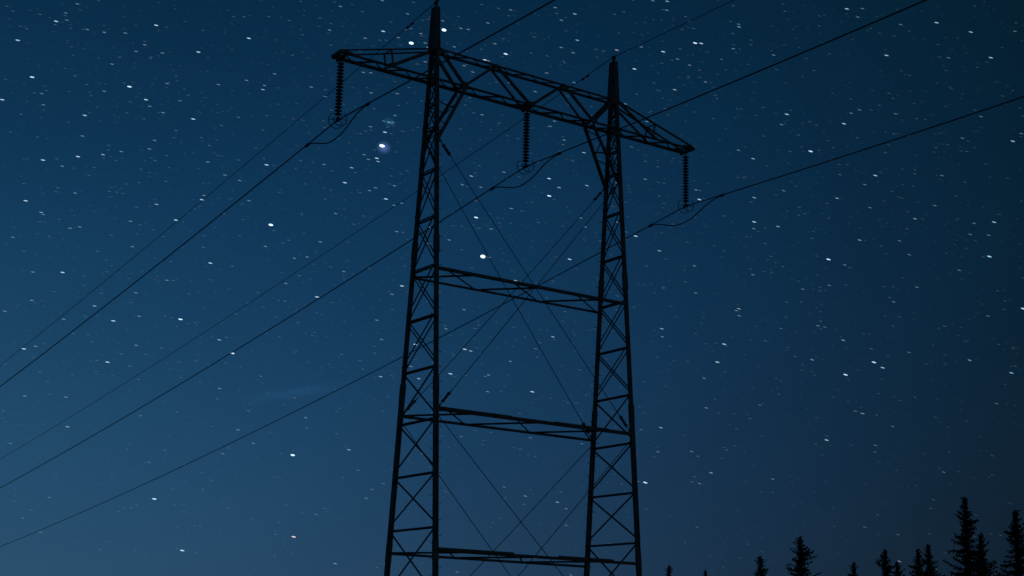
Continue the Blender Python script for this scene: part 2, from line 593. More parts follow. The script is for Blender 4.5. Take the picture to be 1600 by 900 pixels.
STRING_LABELS = {-10: 'dark disc insulator string hanging from the crossarm tip left of the left mast',
                 0: 'dark disc insulator string hanging from mid crossarm between the two masts',
                 10: 'dark disc insulator string hanging from the crossarm tip right of the right mast'}
for x in (-10, 0, 10):
    root = bpy.data.objects.new('insulator_string', None)
    COL.objects.link(root)
    root.location = (x, 0, ZC - 0.06)
    tag(root, STRING_LABELS[x], 'insulator', 'insulator strings under the crossarm')
    # hanger: beam across the chords, shackle and link
    bits = [prism(rect_profile(0.10, 0.10), V((0, -WC - 0.05, -0.06)), V((0, WC + 0.05, -0.06))),
            tube([V((0, 0, -0.03)), V((0, 0, -0.24))], 0.02, 8), prism(rect_profile(0.09, 0.05), V((0, 0, -0.10)), V((0, 0, -0.18)))]
    vs, fs = merge(bits)
    link('hanger', mesh_from('hanger', vs, fs), root, M_STEEL)
    nd, top, pitch = 16, -0.30, 0.157
    for k in range(nd):
        o = link('insulator_disc', disc_mesh, root)
        o.location = (0, 0, top - k * pitch)
    zb = top - (nd - 1) * pitch - 0.08
    zc_ = -(LS - 0.06)
    bits = [tube([V((0, 0, zb + 0.02)), V((0, 0, zc_ + 0.03))], 0.028, 8),
            prism(rect_profile(0.16, 0.06), V((0, 0, zb - 0.06)), V((0, 0, zb - 0.14)))]
    vs, fs = merge(bits)
    link('socket_link', mesh_from('socket_link', vs, fs), root, M_STEEL)
    # suspension clamp: boat shaped body round the conductor
    rr = [0.03, 0.06, 0.075, 0.06, 0.03]
    vs, fs = tube([V((0, yy, zc_ - 0.05 * (yy / 0.22) ** 2)) for yy in (-0.24, -0.12, 0, 0.12, 0.24)], rr, 8)
    link('suspension_clamp', mesh_from('suspension_clamp', vs, fs), root, M_STEEL)
    for yy, a0, a1 in ((0.20, 110, 350), (-0.20, 190, 410)):
        c = V((0, 0, zc_ + 0.02))
        vs, fs = merge([tube(arc_path(c, 0.345, a0, a1, 30, yy), 0.017, 6),
                        tube([c + V((-0.345, yy, -0.03)), c + V((-0.06, yy * 0.4, 0.02)), c], 0.014, 6),
                        tube([c + V((0.345, yy, -0.03)), c + V((0.06, yy * 0.4, 0.02)), c], 0.014, 6)])
        link('grading_ring', mesh_from('grading_ring', vs, fs), root, M_STEEL)

# ------------------------------------------------------------------ conductors
FARW, NEARW = (-0.0335, 0.1608, 0.000335), (0.0108, 0.0291, 0.000555)
EFAR, ENEAR = (-0.0089, 0.1399, 0.000236), (0.0110, 0.0250, 0.000600)


def wire_pt(x, z, t, far, near):
    a, k, c = far if t >= 0 else near
    q = abs(t)
    s = 1 if t >= 0 else -1
    return V((x + s * q * math.sin(a), s * q * math.cos(a), z - k * q + c * q * q))


def t_steps(n0, n1):
    ts = []
    t = 0.0
    st = 0.5
    while t < n1:
        ts.append(t)
        t += st
        st = min(6.0, st * 1.12)
    ts.append(n1)
    back = []
    t, st = 0.5, 0.5
    while t < n0:
        back.append(-t)
        t += st
        st = min(4.0, st * 1.12)
    back.append(-n0)
    return list(reversed(back)) + ts


ZI = ZC - LS
COND_LABELS = {-10: 'dark power conductor held by the insulator string left of the left mast',
               0: 'dark power conductor held by the insulator string between the two masts',
               10: 'dark power conductor held by the insulator string right of the right mast'}
LOOP = ((2.68, 0.03), (2.30, 0.10), (1.85, 0.27), (1.05, 0.63), (0.4, 0.80), (-0.1, 0.80), (-0.65, 0.66), (-1.4, 0.33), (-2.0, 0.13), (-2.4, 0.05), (-2.72, 0.03))


def smooth_path(pts, n=6):
    out = []
    for i in range(len(pts) - 1):
        p0, p1, p2, p3 = pts[max(i - 1, 0)], pts[i], pts[i + 1], pts[min(i + 2, len(pts) - 1)]
        for k in range(n):
            t = k / n
            out.append(0.5 * ((2 * p1) + (p2 - p0) * t + (2 * p0 - 5 * p1 + 4 * p2 - p3) * t * t + (3 * p1 - p0 - 3 * p2 + p3) * t ** 3))
    out.append(pts[-1])
    return out


for x in (-10, 0, 10):
    pts = [wire_pt(x, ZI, t, FARW, NEARW) for t in t_steps(130, 240)]
    vs, fs = tube(pts, 0.028, 8)
    cond = link('conductor_cable', mesh_from('conductor_cable', vs, fs, True), None, M_CABLE)
    tag(cond, COND_LABELS[x], 'power cable', 'conductors of the line')
    loop = smooth_path([wire_pt(x, ZI, t, FARW, NEARW) - V((0, 0, d)) for t, d in LOOP])
    vs, fs = tube(loop, 0.028, 8)
    lo = link('damper_loop', mesh_from('damper_loop', vs, fs, True), cond, M_CABLE)
    for t in (2.68, -2.72):
        c0, c1 = wire_pt(x, ZI, t - 0.13, FARW, NEARW), wire_pt(x, ZI, t + 0.13, FARW, NEARW)
        vs, fs = prism(rect_profile(0.085, 0.11), c0 - V((0, 0, 0.02)), c1 - V((0, 0, 0.02)))
        link('loop_clamp', mesh_from('loop_clamp', vs, fs), lo, M_STEEL)

EARTH_LABELS = {-1: 'thin earth wire running over the peak of the left mast', 1: 'thin earth wire running over the peak of the right mast'}
for s in (-1, 1):
    x = s * mast_x(ZT)
    pts = [wire_pt(x, ZP, t, EFAR, ENEAR) for t in t_steps(130, 240)]
    vs, fs = tube(pts, 0.017, 6)
    ew = link('earth_wire', mesh_from('earth_wire', vs, fs, True), None, M_CABLE)
    tag(ew, EARTH_LABELS[s], 'earth wire', 'earth wires over the mast peaks')
    for t0, t1 in ((0.1, 1.6), (-0.1, -1.4)):
        vs, fs = tube([wire_pt(x, ZP, t0 + (t1 - t0) * k / 6, EFAR, ENEAR) for k in range(7)], [0.014] + [0.021] * 5 + [0.014], 6)
        link('armour_rod', mesh_from('armour_rod', vs, fs), ew, M_CABLE)
    for t in (2.3,):
        c = wire_pt(x, ZP, t, EFAR, ENEAR)
        a_, b_ = wire_pt(x, ZP, t - 0.22, EFAR, ENEAR), wire_pt(x, ZP, t + 0.22, EFAR, ENEAR)
        dz = V((0, 0, 0.07))
        dirn = (b_ - a_).normalized()
        bits = [tube([a_ - dz, b_ - dz], 0.012, 6), tube([c, c - dz], 0.018, 6),
                tube([a_ - dz - dirn * 0.06, a_ - dz + dirn * 0.10], 0.042, 8), tube([b_ - dz - dirn * 0.10, b_ - dz + dirn * 0.06], 0.042, 8)]
        vs, fs = merge(bits)
        link('vibration_damper', mesh_from('vibration_damper', vs, fs), ew, M_STEEL)


# ------------------------------------------------------------------ spruces
def spruce_meshes(seed, H, slope, rmax, clump):
    rnd = random.Random(seed)
    # trunk
    path, rad = [], []
    bx, by = rnd.uniform(-.1, .1), rnd.uniform(-.1, .1)
    for i in range(13):
        t = i / 12
        path.append(V((bx * math.sin(t * 3), by * math.sin(t * 2.4), -0.3 + (H - 0.1 + 0.3) * t)))
        rad.append(0.012 + 0.0115 * H * (1 - t) ** 1.1 + (0.05 if i == 0 else 0))
    tv, tf = tube(path, rad, 8)
    trunk = mesh_from('spruce_trunk', tv, tf, True)
    trunk.materials.append(M_BARK)
    cv, cf = [], []

    def axis(z):
        t = max(0, min(1, z / H))
        return V((bx * math.sin(t * 3), by * math.sin(t * 2.4), z))

    def spray(p, d, ln, w):
        """A needle covered twig: two crossed narrow leaf shaped blades."""
        d = d.normalized()
        a = d.cross(V((rnd.uniform(-1, 1), rnd.uniform(-1, 1), rnd.uniform(-1, 1))))
        if a.length < 1e-3:
            a = V((1, 0, 0))
        a.normalize()
        b = d.cross(a)
        for e in (a, b):
            k = len(cv)
            cv.extend((p, p + d * (ln * 0.35) + e * w, p + d * ln, p + d * (ln * 0.45) - e * w))
            cf.append((k, k + 1, k + 2, k + 3))

    def branch(z, az, ln, dep):
        p0 = axis(z)
        o = V((math.cos(az), math.sin(az), 0))
        # young branches reach up, older ones level out, sag and lift their tips
        rise0 = 0.85 * math.exp(-dep / 1.0) + 0.10 - 0.42 * (1 - math.exp(-dep / 4.0)) + rnd.uniform(-0.18, 0.18)
        curl = rnd.uniform(0.05, 0.45)
        pts = []
        for i in range(6):
            t = i / 5
            pts.append(p0 + o * (ln * t) + V((0, 0, ln * (rise0 * t + curl * t * t))))
        k = len(cv)
        side = V((-o.y, o.x, 0))
        wv, wf = tube(pts, [0.006 + 0.010 * ln * (1 - i / 5) for i in range(6)], 4)
        cv.extend(wv)
        cf.extend(tuple(i + k for i in f) for f in wf)
        n = max(3, int(ln / 0.10))
        for i in range(n + 1):
            t = (i + rnd.uniform(-.4, .4)) / n
            t = max(0.05, min(1, t))
            q = t * 5
            j = min(4, int(q))
            p = pts[j].lerp(pts[j + 1], q - j)
            fwd = (pts[min(5, j + 1)] - pts[j]).normalized()
            tw = (0.07 + 0.09 * min(1.0, ln) + 0.18 * (1 - t) * min(1.0, ln)) * rnd.uniform(0.6, 1.3)
            for s in (-1, 1):
                d = fwd * rnd.uniform(0.3, 1.0) + side * (s * rnd.uniform(0.2, 1.0)) + V((0, 0, rnd.uniform(-0.9, 0.5)))
                spray(p, d, tw, 0.034 + 0.03 * rnd.random())
            if rnd.random() < 0.7 * clump:
                d = fwd * 0.4 + V((rnd.uniform(-.5, .5), rnd.uniform(-.5, .5), -1))
                spray(p, d, tw * rnd.uniform(0.7, 1.3), 0.045)
            if rnd.random() < 0.45:
                spray(p, fwd * 0.6 + V((rnd.uniform(-.4, .4), rnd.uniform(-.4, .4), 1)), tw * 0.8, 0.035)

    # leader: a bare-ish spike with short needles
    for i in range(26):
        z = H - 0.75 + i * 0.029
        d = V((rnd.uniform(-.7, .7), rnd.uniform(-.7, .7), 0.9))
        spray(axis(min(z, H)), d, 0.055 + 0.09 * (H - z), 0.016)
    spray(axis(H - 0.25), V((0, 0, 1)), 0.30, 0.018)
    # branches set all round the stem; uneven vigour by side and height makes gaps and tufts
    ph = [rnd.uniform(0, 6.28) for _ in range(6)]

    def vigour(az, z):
        v = 0.50 * math.sin(1.0 * az + 2.3 * z + ph[0]) + 0.45 * math.sin(2.0 * az - 3.7 * z + ph[1]) + 0.40 * math.sin(5.1 * z + ph[2] + az * 3)
        return max(0.0, min(1.0, 0.48 + 0.70 * v))

    dep = 0.30
    az = rnd.random() * 6.28
    while dep < H * 0.86:
        z = H - dep
        L0 = min(rmax * (1 - math.exp(-dep * slope / rmax)), rmax) + 0.015
        az += 2.4 + rnd.uniform(-.5, .5)
        g = vigour(az, z)
        ln = L0 * (0.34 + 0.98 * g) * rnd.uniform(0.75, 1.15)
        if rnd.random() < 0.04:
            ln *= 1.5
        branch(z, az, ln, dep)
        dep += (0.029 + 0.006 * min(dep, 6)) * rnd.uniform(0.4, 1.6)
    crown = mesh_from('spruce_crown', cv, cf)
    crown.materials.append(M_NEEDLE)
    return trunk, crown


# x, y, top height, variant, width factor, label
TREES = [
    (71.9, 73.1, 11.6, 0, 0.80, 'short spruce tip nearest the right mast, leftmost of the treeline'),
    (75.0, 70.5, 11.1, 3, 0.75, 'tiny spruce tip, lowest of all at the picture edge'),
    (64.7, 51.3, 11.4, 0, 1.0, 'small spruce with a bare tip, third from the right mast'),
    (57.4, 38.8, 12.2, 1, 1.0, 'lone wide spruce with an upturned branch, standing clear of its neighbours'),
    (81.3, 54.4, 11.8, 0, 0.85, 'small slim spruce in the gap right of the lone wide spruce'),
    (67.6, 38.1, 11.6, 2, 1.25, 'spruce with a blunt top just left of the low tree with the bright point'),
    (71.5, 40.1, 10.75, 3, 1.1, 'low spruce with a bright point of light at its tip'),
    (67.3, 34.2, 11.45, 2, 1.1, 'shorter and left one of the close pair of middle spruces'),
    (61.4, 28.1, 11.3, 3, 1.0, 'taller and right one of the close pair of middle spruces'),
    (50.2, 15.2, 13.44, 2, 1.0, 'tallest spruce, its narrow crown rising high above the treeline'),
    (55.3, 18.0, 11.26, 3, 1.05, 'spruce leaning close against the right side of the tallest spruce'),
    (50.0, 11.0, 12.2, 2, 1.1, 'rightmost tall spruce cut by the right edge of the picture'),
]
VAR = [(11, 11.5, 0.50, 1.7, 1.0), (23, 12.2, 0.60, 2.0, 0.8), (37, 13.0, 0.36, 1.9, 1.3), (41, 11.3, 0.46, 1.8, 1.1)]
variants = [spruce_meshes(*v) for v in VAR]
for i, (x, y, top, var, wf, lab) in enumerate(TREES):
    gz = ground_z(x, y)
    root = bpy.data.objects.new('spruce_tree', None)
    COL.objects.link(root)
    root.location = (x, y, gz)
    k = (top - gz) / VAR[var][1]
    root.scale = (k * wf, k * wf, k)
    root.rotation_euler = (0, 0, 1.7 * i + 0.4)
    tag(root, lab, 'tree', 'spruces along the treeline')
    link('trunk', variants[var][0], root)
    link('crown', variants[var][1], root)

# ------------------------------------------------------------------ stars: azimuth, elevation (degrees), brightness class, tint
STARS = (
    "33.31 15.08 5.3;31.40 23.74 5;30.06 23.18 5;24.78 15.89 4.8;26.19 7.12 4.7;15.15 20.47 4.5b;18.85 20.59 4.5;"
    "34.01 22.92 4.5;41.89 23.34 4.5;32.99 16.59 4.5;35.94 17.50 4.5;46.48 19.09 4.5;47.06 14.96 4.5;"
    "53.10 14.80 4.5b;21.56 12.04 4.5;23.63 10.88 4.5;54.21 12.81 4.5;48.66 11.01 4.5;47.58 10.56 4.5;"
    "21.13 5.24 4.5;22.30 3.38 4.5;26.41 4.04 4.5r;39.87 6.45 4.5;15.82 22.61 4;19.67 22.97 4;23.39 22.88 4;"
    "14.47 21.72 4;21.42 22.17 4;14.15 19.50 4;19.53 20.18 4;17.26 19.33 4b;21.43 19.65 4;28.87 23.56 4;"
    "33.15 22.67 4;29.14 19.73 4;40.57 23.04 4;42.14 23.32 4;39.38 22.40 4;48.08 24.33 4;51.58 23.55 4;"
    "52.87 23.09 4b;49.58 22.51 4;53.57 22.09 4;47.82 20.07 4;45.57 20.53 4;54.20 18.98 4;15.88 17.50 4;"
    "17.16 17.78 4;15.41 15.93 4;22.02 16.64 4;21.08 15.78 4;22.53 14.26 4;17.02 13.43 4;28.86 18.71 4;"
    "24.45 18.17 4;27.62 17.70 4;29.31 17.16 4;30.11 13.82 4;34.45 14.15 4;35.92 18.17 4;36.81 15.05 4;"
    "42.02 17.37 4;44.19 16.47 4;39.46 15.97 4;48.97 18.06 4;53.34 16.06 4;19.05 11.79 4;15.91 10.48 4;"
    "18.98 10.23 4;26.77 13.23 4;30.74 11.57 4;32.70 11.45 4;32.17 10.48 4;35.42 9.87 4;42.95 11.78 4;42.68 11.09 4;"
    "48.98 10.80 4;53.65 10.47 4b;46.80 8.10 4;24.10 21.01 3.5;29.28 20.12 3.5b;36.87 24.48 3.5;40.74 24.93 3.5;"
    "43.70 23.89 3.5b;36.99 23.49 3.5;38.64 23.12 3.5r;41.04 21.59 3.5;18.09 17.96 3.5;20.29 16.31 3.5;"
    "16.02 15.57 3.5b;28.92 18.59 3.5;27.86 18.29 3.5;31.12 16.14 3.5;32.74 18.19 3.5;37.33 19.19 3.5;"
    "36.34 17.83 3.5;37.47 17.92 3.5;34.65 14.18 3.5;44.19 18.89 3.5;44.21 17.40 3.5;40.41 15.40 3.5;"
    "47.46 17.27 3.5;50.41 16.36 3.5;45.13 16.27 3.5;48.28 15.65 3.5;18.31 12.29 3.5;23.09 11.36 3.5;17.75 7.73 3.5;"
    "29.43 10.27 3.5;30.93 10.25 3.5;32.94 11.39 3.5;36.19 12.02 3.5;40.51 12.38 3.5;43.54 13.14 3.5;40.47 8.56 3.5;"
    "47.53 11.87 3.5;46.33 11.15 3.5b;52.18 10.99 3.5;48.17 9.09 3.5;28.33 7.41 3.5;28.03 3.09 3.5;36.48 5.64 3.5;"
    "42.40 6.85 3.5;49.32 3.60 3.5r;16.56 23.35 3;16.15 22.96 3b;16.22 22.71 3b;17.03 22.48 3;17.69 22.46 3;"
    "18.50 22.54 3;19.29 22.20 3;18.98 21.92 3;20.01 21.98 3;18.10 21.34 3;20.30 20.87 3;22.31 21.04 3;"
    "23.42 21.30 3;15.57 19.92 3b;17.91 20.31 3;20.86 20.28 3b;19.70 19.95 3;15.68 19.52 3b;20.24 19.77 3;"
    "17.25 18.56 3;20.00 18.70 3;27.04 24.38 3;28.77 24.71 3;26.65 23.46 3;29.85 24.27 3;31.33 24.08 3;"
    "28.14 23.26 3;30.44 23.56 3;29.51 23.36 3;30.64 23.21 3;30.75 23.05 3;30.52 22.79 3;32.10 23.83 3;"
    "32.41 23.80 3;33.23 24.07 3;34.17 24.59 3;33.55 23.29 3;31.85 23.12 3;33.30 22.64 3;32.29 22.42 3;"
    "32.66 22.19 3;24.53 21.64 3;28.14 21.96 3;28.44 21.96 3;30.67 22.50 3;24.15 21.17 3;26.04 21.26 3;"
    "26.63 20.94 3;28.50 21.20 3;29.57 21.23 3;34.21 21.82 3;33.10 20.57 3;29.52 20.39 3;29.44 20.14 3b;"
    "29.08 20.15 3b;29.41 20.08 3b;28.54 19.91 3;36.04 24.71 3;36.31 24.24 3;40.14 24.96 3;40.72 24.60 3;"
    "43.69 23.99 3b;36.32 23.21 3;36.83 23.01 3;39.66 23.23 3;43.45 23.08 3;41.16 22.75 3;41.66 22.51 3;"
    "42.30 21.86 3;35.74 22.23 3;36.88 21.88 3;35.28 21.51 3;39.01 21.07 3;39.90 20.39 3;36.10 20.39 3;"
    "35.92 20.19 3;36.51 19.67 3;48.70 24.30 3;48.51 24.00 3;50.18 23.60 3;54.53 22.95 3;45.09 22.78 3;"
    "51.97 22.23 3;48.45 20.55 3;48.12 20.45 3;49.84 20.32 3;45.35 20.15 3;52.34 19.24 3;53.08 19.98 3;"
    "54.53 19.23 3;18.77 18.15 3;19.83 18.36 3;16.61 17.36 3;22.14 18.09 3;22.84 17.65 3;23.43 17.49 3;"
    "17.19 16.42 3;16.10 15.50 3b;22.09 16.81 3;23.85 16.75 3;19.36 15.58 3;17.13 15.10 3;17.48 15.18 3;"
    "15.09 14.54 3b;19.51 14.63 3;15.94 13.34 3;20.93 13.48 3;28.34 18.82 3;28.52 18.65 3;26.74 18.35 3;"
    "28.63 17.45 3;28.87 17.57 3;29.63 17.69 3;29.65 16.93 3;29.95 17.03 3;27.32 16.49 3;29.81 15.92 3;"
    "26.77 15.36 3;24.62 15.05 3;26.29 14.75 3;25.79 14.67 3;27.77 14.27 3;25.52 13.68 3;31.12 15.51 3;"
    "34.07 18.38 3;32.39 17.84 3;33.14 17.77 3;33.62 16.16 3;31.93 15.68 3;33.56 15.06 3;34.40 16.98 3;"
    "37.23 16.66 3;37.42 16.32 3;38.69 18.03 3;38.73 16.50 3;39.84 18.17 3;43.61 19.23 3;41.89 17.74 3;"
    "44.17 16.21 3;41.81 14.81 3;44.11 14.44 3;51.50 17.91 3;48.55 17.74 3;45.38 17.63 3;48.72 16.86 3;"
    "51.18 16.81 3;52.61 16.06 3;52.44 15.66 3;53.12 15.59 3;49.80 15.56 3;50.14 15.02 3;47.68 14.73 3;"
    "51.97 14.35 3;47.06 13.97 3;50.37 13.79 3;16.01 12.29 3;15.09 11.80 3;19.80 12.91 3;17.23 11.70 3;"
    "20.00 12.04 3;16.32 10.61 3;19.98 10.94 3;16.12 8.75 3;17.59 8.82 3;23.24 9.51 3;24.05 7.98 3;29.73 13.48 3;"
    "29.17 12.45 3;29.40 11.71 3;26.60 8.57 3;30.60 10.71 3;32.62 12.99 3;31.93 12.22 3;33.67 10.48 3;33.66 9.83 3;"
    "34.53 11.03 3;41.85 13.76 3;40.53 12.07 3;43.44 13.07 3;43.55 12.87 3;42.16 10.47 3;42.23 9.33 3;44.30 9.44 3;"
    "46.04 13.85 3;49.48 13.27 3;52.93 12.60 3;46.59 12.44 3;46.85 12.38 3;49.98 11.35 3;47.90 9.18 3;49.27 8.59 3;"
    "53.06 9.36 3;15.79 6.99 3;17.35 5.11 3;17.16 3.84 3;23.54 7.05 3b;24.66 7.50 3;29.30 5.93 3;29.09 5.59 3;"
    "27.21 4.91 3;31.21 7.36 3;32.68 8.07 3;34.40 6.17 3;32.69 2.91 3;35.38 8.09 3;37.40 7.90 3;35.23 5.85 3;"
    "36.82 5.40 3;36.83 4.77 3;37.04 2.90 3;40.36 7.63 3;41.66 7.66 3;39.59 6.50 3;41.96 6.44 3;48.61 7.89 3;"
    "44.74 6.63 3;51.05 6.87 3;48.11 4.85 3;49.31 4.58 3;29.24 19.93 2.5b;22.22 14.84 2.5;23.39 14.20 2.5;"
    "26.03 14.01 2.5;39.28 19.42 2.5;51.32 18.97 2.5;47.60 18.16 2.5;50.47 18.04 2.5;20.94 10.91 2.5;20.36 8.31 2.5;"
    "24.39 8.72 2.5;25.52 13.00 2.5;24.78 10.07 2.5;26.12 9.31 2.5;26.68 8.17 2.5;33.54 10.42 2.5;37.46 13.49 2.5;"
    "35.51 11.54 2.5;39.71 8.47 2.5;46.70 12.62 2.5;45.17 12.36 2.5;51.33 12.29 2.5;48.58 11.52 2.5;53.25 11.54 2.5;"
    "53.80 10.72 2.5;16.76 4.61 2.5;16.50 4.31 2.5;21.37 7.07 2.5;20.83 6.59 2.5;28.73 6.64 2.5;29.73 6.17 2.5;"
    "25.72 4.11 2.5;35.18 5.53 2.5;41.89 7.48 2.5;41.66 6.50 2.5;43.01 7.73 2.5;41.85 4.79 2.5;48.58 7.64 2.5;"
    "50.64 5.86 2.5;50.44 4.61 2.5;53.69 4.91 2.5;17.35 23.58 2;13.93 22.87 2;14.17 22.73 2;15.19 22.77 2;"
    "16.14 22.86 2;15.80 22.48 2;14.50 22.24 2;14.76 22.18 2;16.40 22.44 2;16.87 22.47 2;20.08 22.95 2;"
    "21.54 22.99 2;22.71 23.63 2;23.13 23.66 2;19.29 22.33 2;16.49 21.77 2;18.38 21.63 2;19.59 21.78 2;"
    "19.55 21.72 2;18.63 20.70 2;17.21 20.47 2;16.74 20.72 2;20.62 21.19 2;15.74 20.05 2;14.19 20.25 2;"
    "21.16 20.53 2;18.94 20.02 2;18.85 19.61 2;14.89 19.07 2;16.68 19.01 2;19.52 19.46 2;23.20 19.88 2;"
    "22.56 19.52 2;20.80 19.16 2;14.58 18.38 2;15.59 18.32 2;20.74 18.88 2;21.80 18.98 2;25.39 24.44 2;"
    "26.79 24.52 2;30.08 24.72 2;24.14 23.76 2;24.97 23.69 2;26.25 23.89 2;26.70 23.71 2;27.97 24.25 2;"
    "25.55 23.20 2;29.18 23.92 2;26.74 22.90 2;30.81 24.20 2;30.71 24.11 2;30.00 23.72 2;29.80 23.68 2;"
    "30.46 23.47 2;28.76 23.22 2;28.99 23.23 2;29.61 23.08 2;31.98 24.27 2;33.65 24.64 2;32.94 24.75 2;"
    "34.10 24.37 2;33.89 23.49 2;32.99 23.07 2;25.20 22.40 2;30.35 22.40 2;26.63 21.20 2;28.33 21.38 2;"
    "30.04 21.49 2;30.00 20.90 2;30.59 21.00 2;29.65 20.78 2;28.65 20.60 2;32.40 20.92 2;32.57 21.20 2;"
    "33.67 21.84 2;32.76 20.63 2;24.33 20.04 2;26.91 20.45 2;29.48 19.99 2b;29.40 19.69 2;28.58 19.77 2;"
    "28.35 19.73 2;28.16 19.62 2;29.85 19.81 2;30.47 19.98 2;33.79 20.26 2;24.21 19.48 2;36.11 24.49 2;"
    "40.57 24.62 2;38.53 24.47 2;38.92 24.56 2;43.47 24.69 2;41.50 24.34 2;41.65 24.16 2;41.35 23.87 2;"
    "41.82 23.89 2;43.36 24.11 2;43.44 23.65 2;35.18 23.59 2;35.06 22.98 2;35.73 22.88 2;37.80 23.14 2;"
    "38.11 23.09 2;38.73 23.76 2;41.27 23.14 2;44.18 23.38 2;44.17 23.20 2;40.93 22.71 2;42.06 22.32 2;"
    "41.62 22.08 2;42.07 22.04 2;36.47 22.63 2;36.42 22.69 2;40.17 21.87 2;40.41 21.55 2;39.48 21.44 2;"
    "42.97 22.70 2;42.70 21.34 2;42.77 21.21 2;37.62 20.96 2;36.65 21.36 2;41.82 20.73 2;43.58 20.80 2;"
    "44.32 20.53 2;44.64 20.83 2;42.61 20.46 2;44.62 19.74 2;36.46 19.79 2;34.61 19.69 2;40.63 20.88 2;"
    "46.97 24.14 2;46.96 23.77 2;45.52 24.65 2;45.58 24.39 2;49.01 23.55 2;49.91 23.19 2;53.06 24.02 2;"
    "47.34 22.72 2;45.21 22.22 2;51.63 22.29 2;51.85 21.78 2;53.41 21.95 2;53.05 21.79 2;50.13 21.90 2;"
    "50.45 21.71 2;51.97 21.16 2;52.03 21.08 2;49.63 21.10 2;49.76 20.90 2;48.12 20.98 2;49.22 20.68 2;"
    "48.90 20.53 2;50.58 20.66 2;51.76 20.46 2;46.47 20.21 2;46.73 20.07 2;46.01 19.73 2;48.32 19.51 2;"
    "50.64 20.09 2;50.97 20.03 2;50.28 19.48 2;51.52 19.48 2;54.51 19.12 2;53.93 20.66 2;54.64 19.86 2;"
    "18.27 18.15 2;18.27 18.33 2;16.38 17.61 2;18.60 17.80 2;17.81 17.45 2;17.65 17.13 2;19.57 17.57 2;"
    "20.09 17.95 2;20.51 18.18 2;22.15 18.71 2;23.33 18.27 2;19.56 17.06 2;19.08 16.96 2;20.57 17.21 2;"
    "15.27 16.55 2;16.54 16.54 2;16.48 16.39 2;18.46 16.62 2;18.74 16.62 2;18.51 16.42 2;19.55 16.13 2;"
    "23.14 16.77 2;22.92 16.18 2;19.73 15.48 2;23.68 16.01 2;16.40 14.73 2;18.68 14.99 2;20.64 15.12 2;"
    "22.19 15.28 2;23.58 15.39 2;15.55 14.07 2;18.23 14.34 2;18.66 13.61 2;17.82 13.37 2;19.49 13.43 2;"
    "21.17 13.49 2;22.60 13.62 2;21.03 14.19 2;28.75 19.02 2;28.03 18.11 2;24.33 18.40 2;25.79 18.43 2;"
    "26.31 18.39 2;27.08 18.12 2;26.05 17.55 2;27.08 17.38 2;25.02 17.16 2;26.87 17.02 2;28.26 17.35 2;"
    "29.43 17.75 2;29.87 18.16 2;30.12 18.29 2;29.48 18.06 2;27.66 16.68 2;28.43 16.46 2;25.97 16.36 2;"
    "24.91 15.68 2;28.07 16.12 2;30.05 15.90 2;26.11 15.65 2;25.52 15.35 2;25.30 15.22 2;27.24 14.42 2;"
    "28.77 14.45 2;30.19 14.60 2;32.90 18.31 2;33.06 18.60 2;32.59 17.77 2;33.93 16.40 2;33.12 16.18 2;"
    "32.41 16.24 2;32.45 15.32 2;32.96 17.23 2;36.34 19.23 2;36.46 19.49 2;36.85 18.89 2;36.14 17.36 2;"
    "34.47 16.97 2;34.83 16.89 2;35.52 16.46 2;36.50 16.34 2;34.88 14.13 2;36.15 14.19 2;38.03 15.78 2;"
    "38.53 17.12 2;40.37 18.04 2;40.60 18.01 2;40.41 17.52 2;40.60 17.24 2;43.57 18.18 2;40.34 18.65 2;"
    "42.05 17.71 2;44.09 17.24 2;40.50 16.09 2;39.90 14.80 2;39.09 16.13 2;41.45 14.19 2;44.02 14.67 2;"
    "44.53 14.56 2;44.61 15.63 2;42.99 15.38 2;43.01 16.72 2;40.57 13.99 2;45.67 19.12 2;46.81 19.12 2;"
    "49.53 19.18 2;49.39 18.90 2;51.77 19.04 2;47.59 18.54 2;47.91 18.52 2;49.17 18.16 2;50.49 18.19 2;"
    "53.15 18.22 2;50.40 17.59 2;52.34 17.61 2;45.86 17.79 2;45.07 17.48 2;47.07 17.09 2;45.98 16.98 2;"
    "46.18 16.72 2;49.25 17.08 2;47.12 16.53 2;49.96 17.16 2;50.16 16.63 2;51.98 17.11 2;50.09 16.00 2;"
    "53.57 16.33 2;52.62 15.41 2;46.46 15.78 2;46.61 15.10 2;44.83 15.14 2;47.87 14.62 2;45.29 14.73 2;"
    "44.86 14.52 2;52.87 14.80 2;45.88 14.16 2;47.69 13.96 2;49.47 13.84 2;18.52 12.79 2;19.69 12.53 2;"
    "18.05 11.86 2;21.21 12.08 2;22.14 11.95 2;21.80 13.04 2;24.08 12.84 2;23.66 12.39 2;17.63 11.20 2;"
    "18.18 11.19 2;18.36 10.95 2;16.29 10.20 2;15.30 9.87 2;19.47 10.58 2;20.37 10.62 2;18.58 10.27 2;19.81 10.14 2;"
    "18.59 9.86 2;23.36 11.47 2;23.40 10.49 2;22.26 10.50 2;21.64 10.42 2;21.75 9.84 2;20.17 9.66 2;16.56 9.69 2;"
    "16.87 9.33 2;17.03 8.88 2;15.42 8.16 2;23.18 9.11 2;21.72 8.52 2;25.27 13.02 2;24.45 13.27 2;24.71 12.72 2;"
    "25.25 12.36 2;27.37 13.05 2;26.09 12.20 2;29.77 12.89 2;26.68 11.73 2;29.12 11.43 2;29.15 11.17 2;"
    "28.59 10.86 2;28.72 10.53 2;29.87 10.32 2;27.86 11.07 2;29.75 9.51 2;29.58 8.94 2;31.88 12.33 2;33.09 12.27 2;"
    "33.22 12.41 2;33.19 11.52 2;34.19 9.86 2;33.22 8.32 2;31.50 8.95 2;31.64 13.61 2;35.94 13.53 2;36.65 13.01 2;"
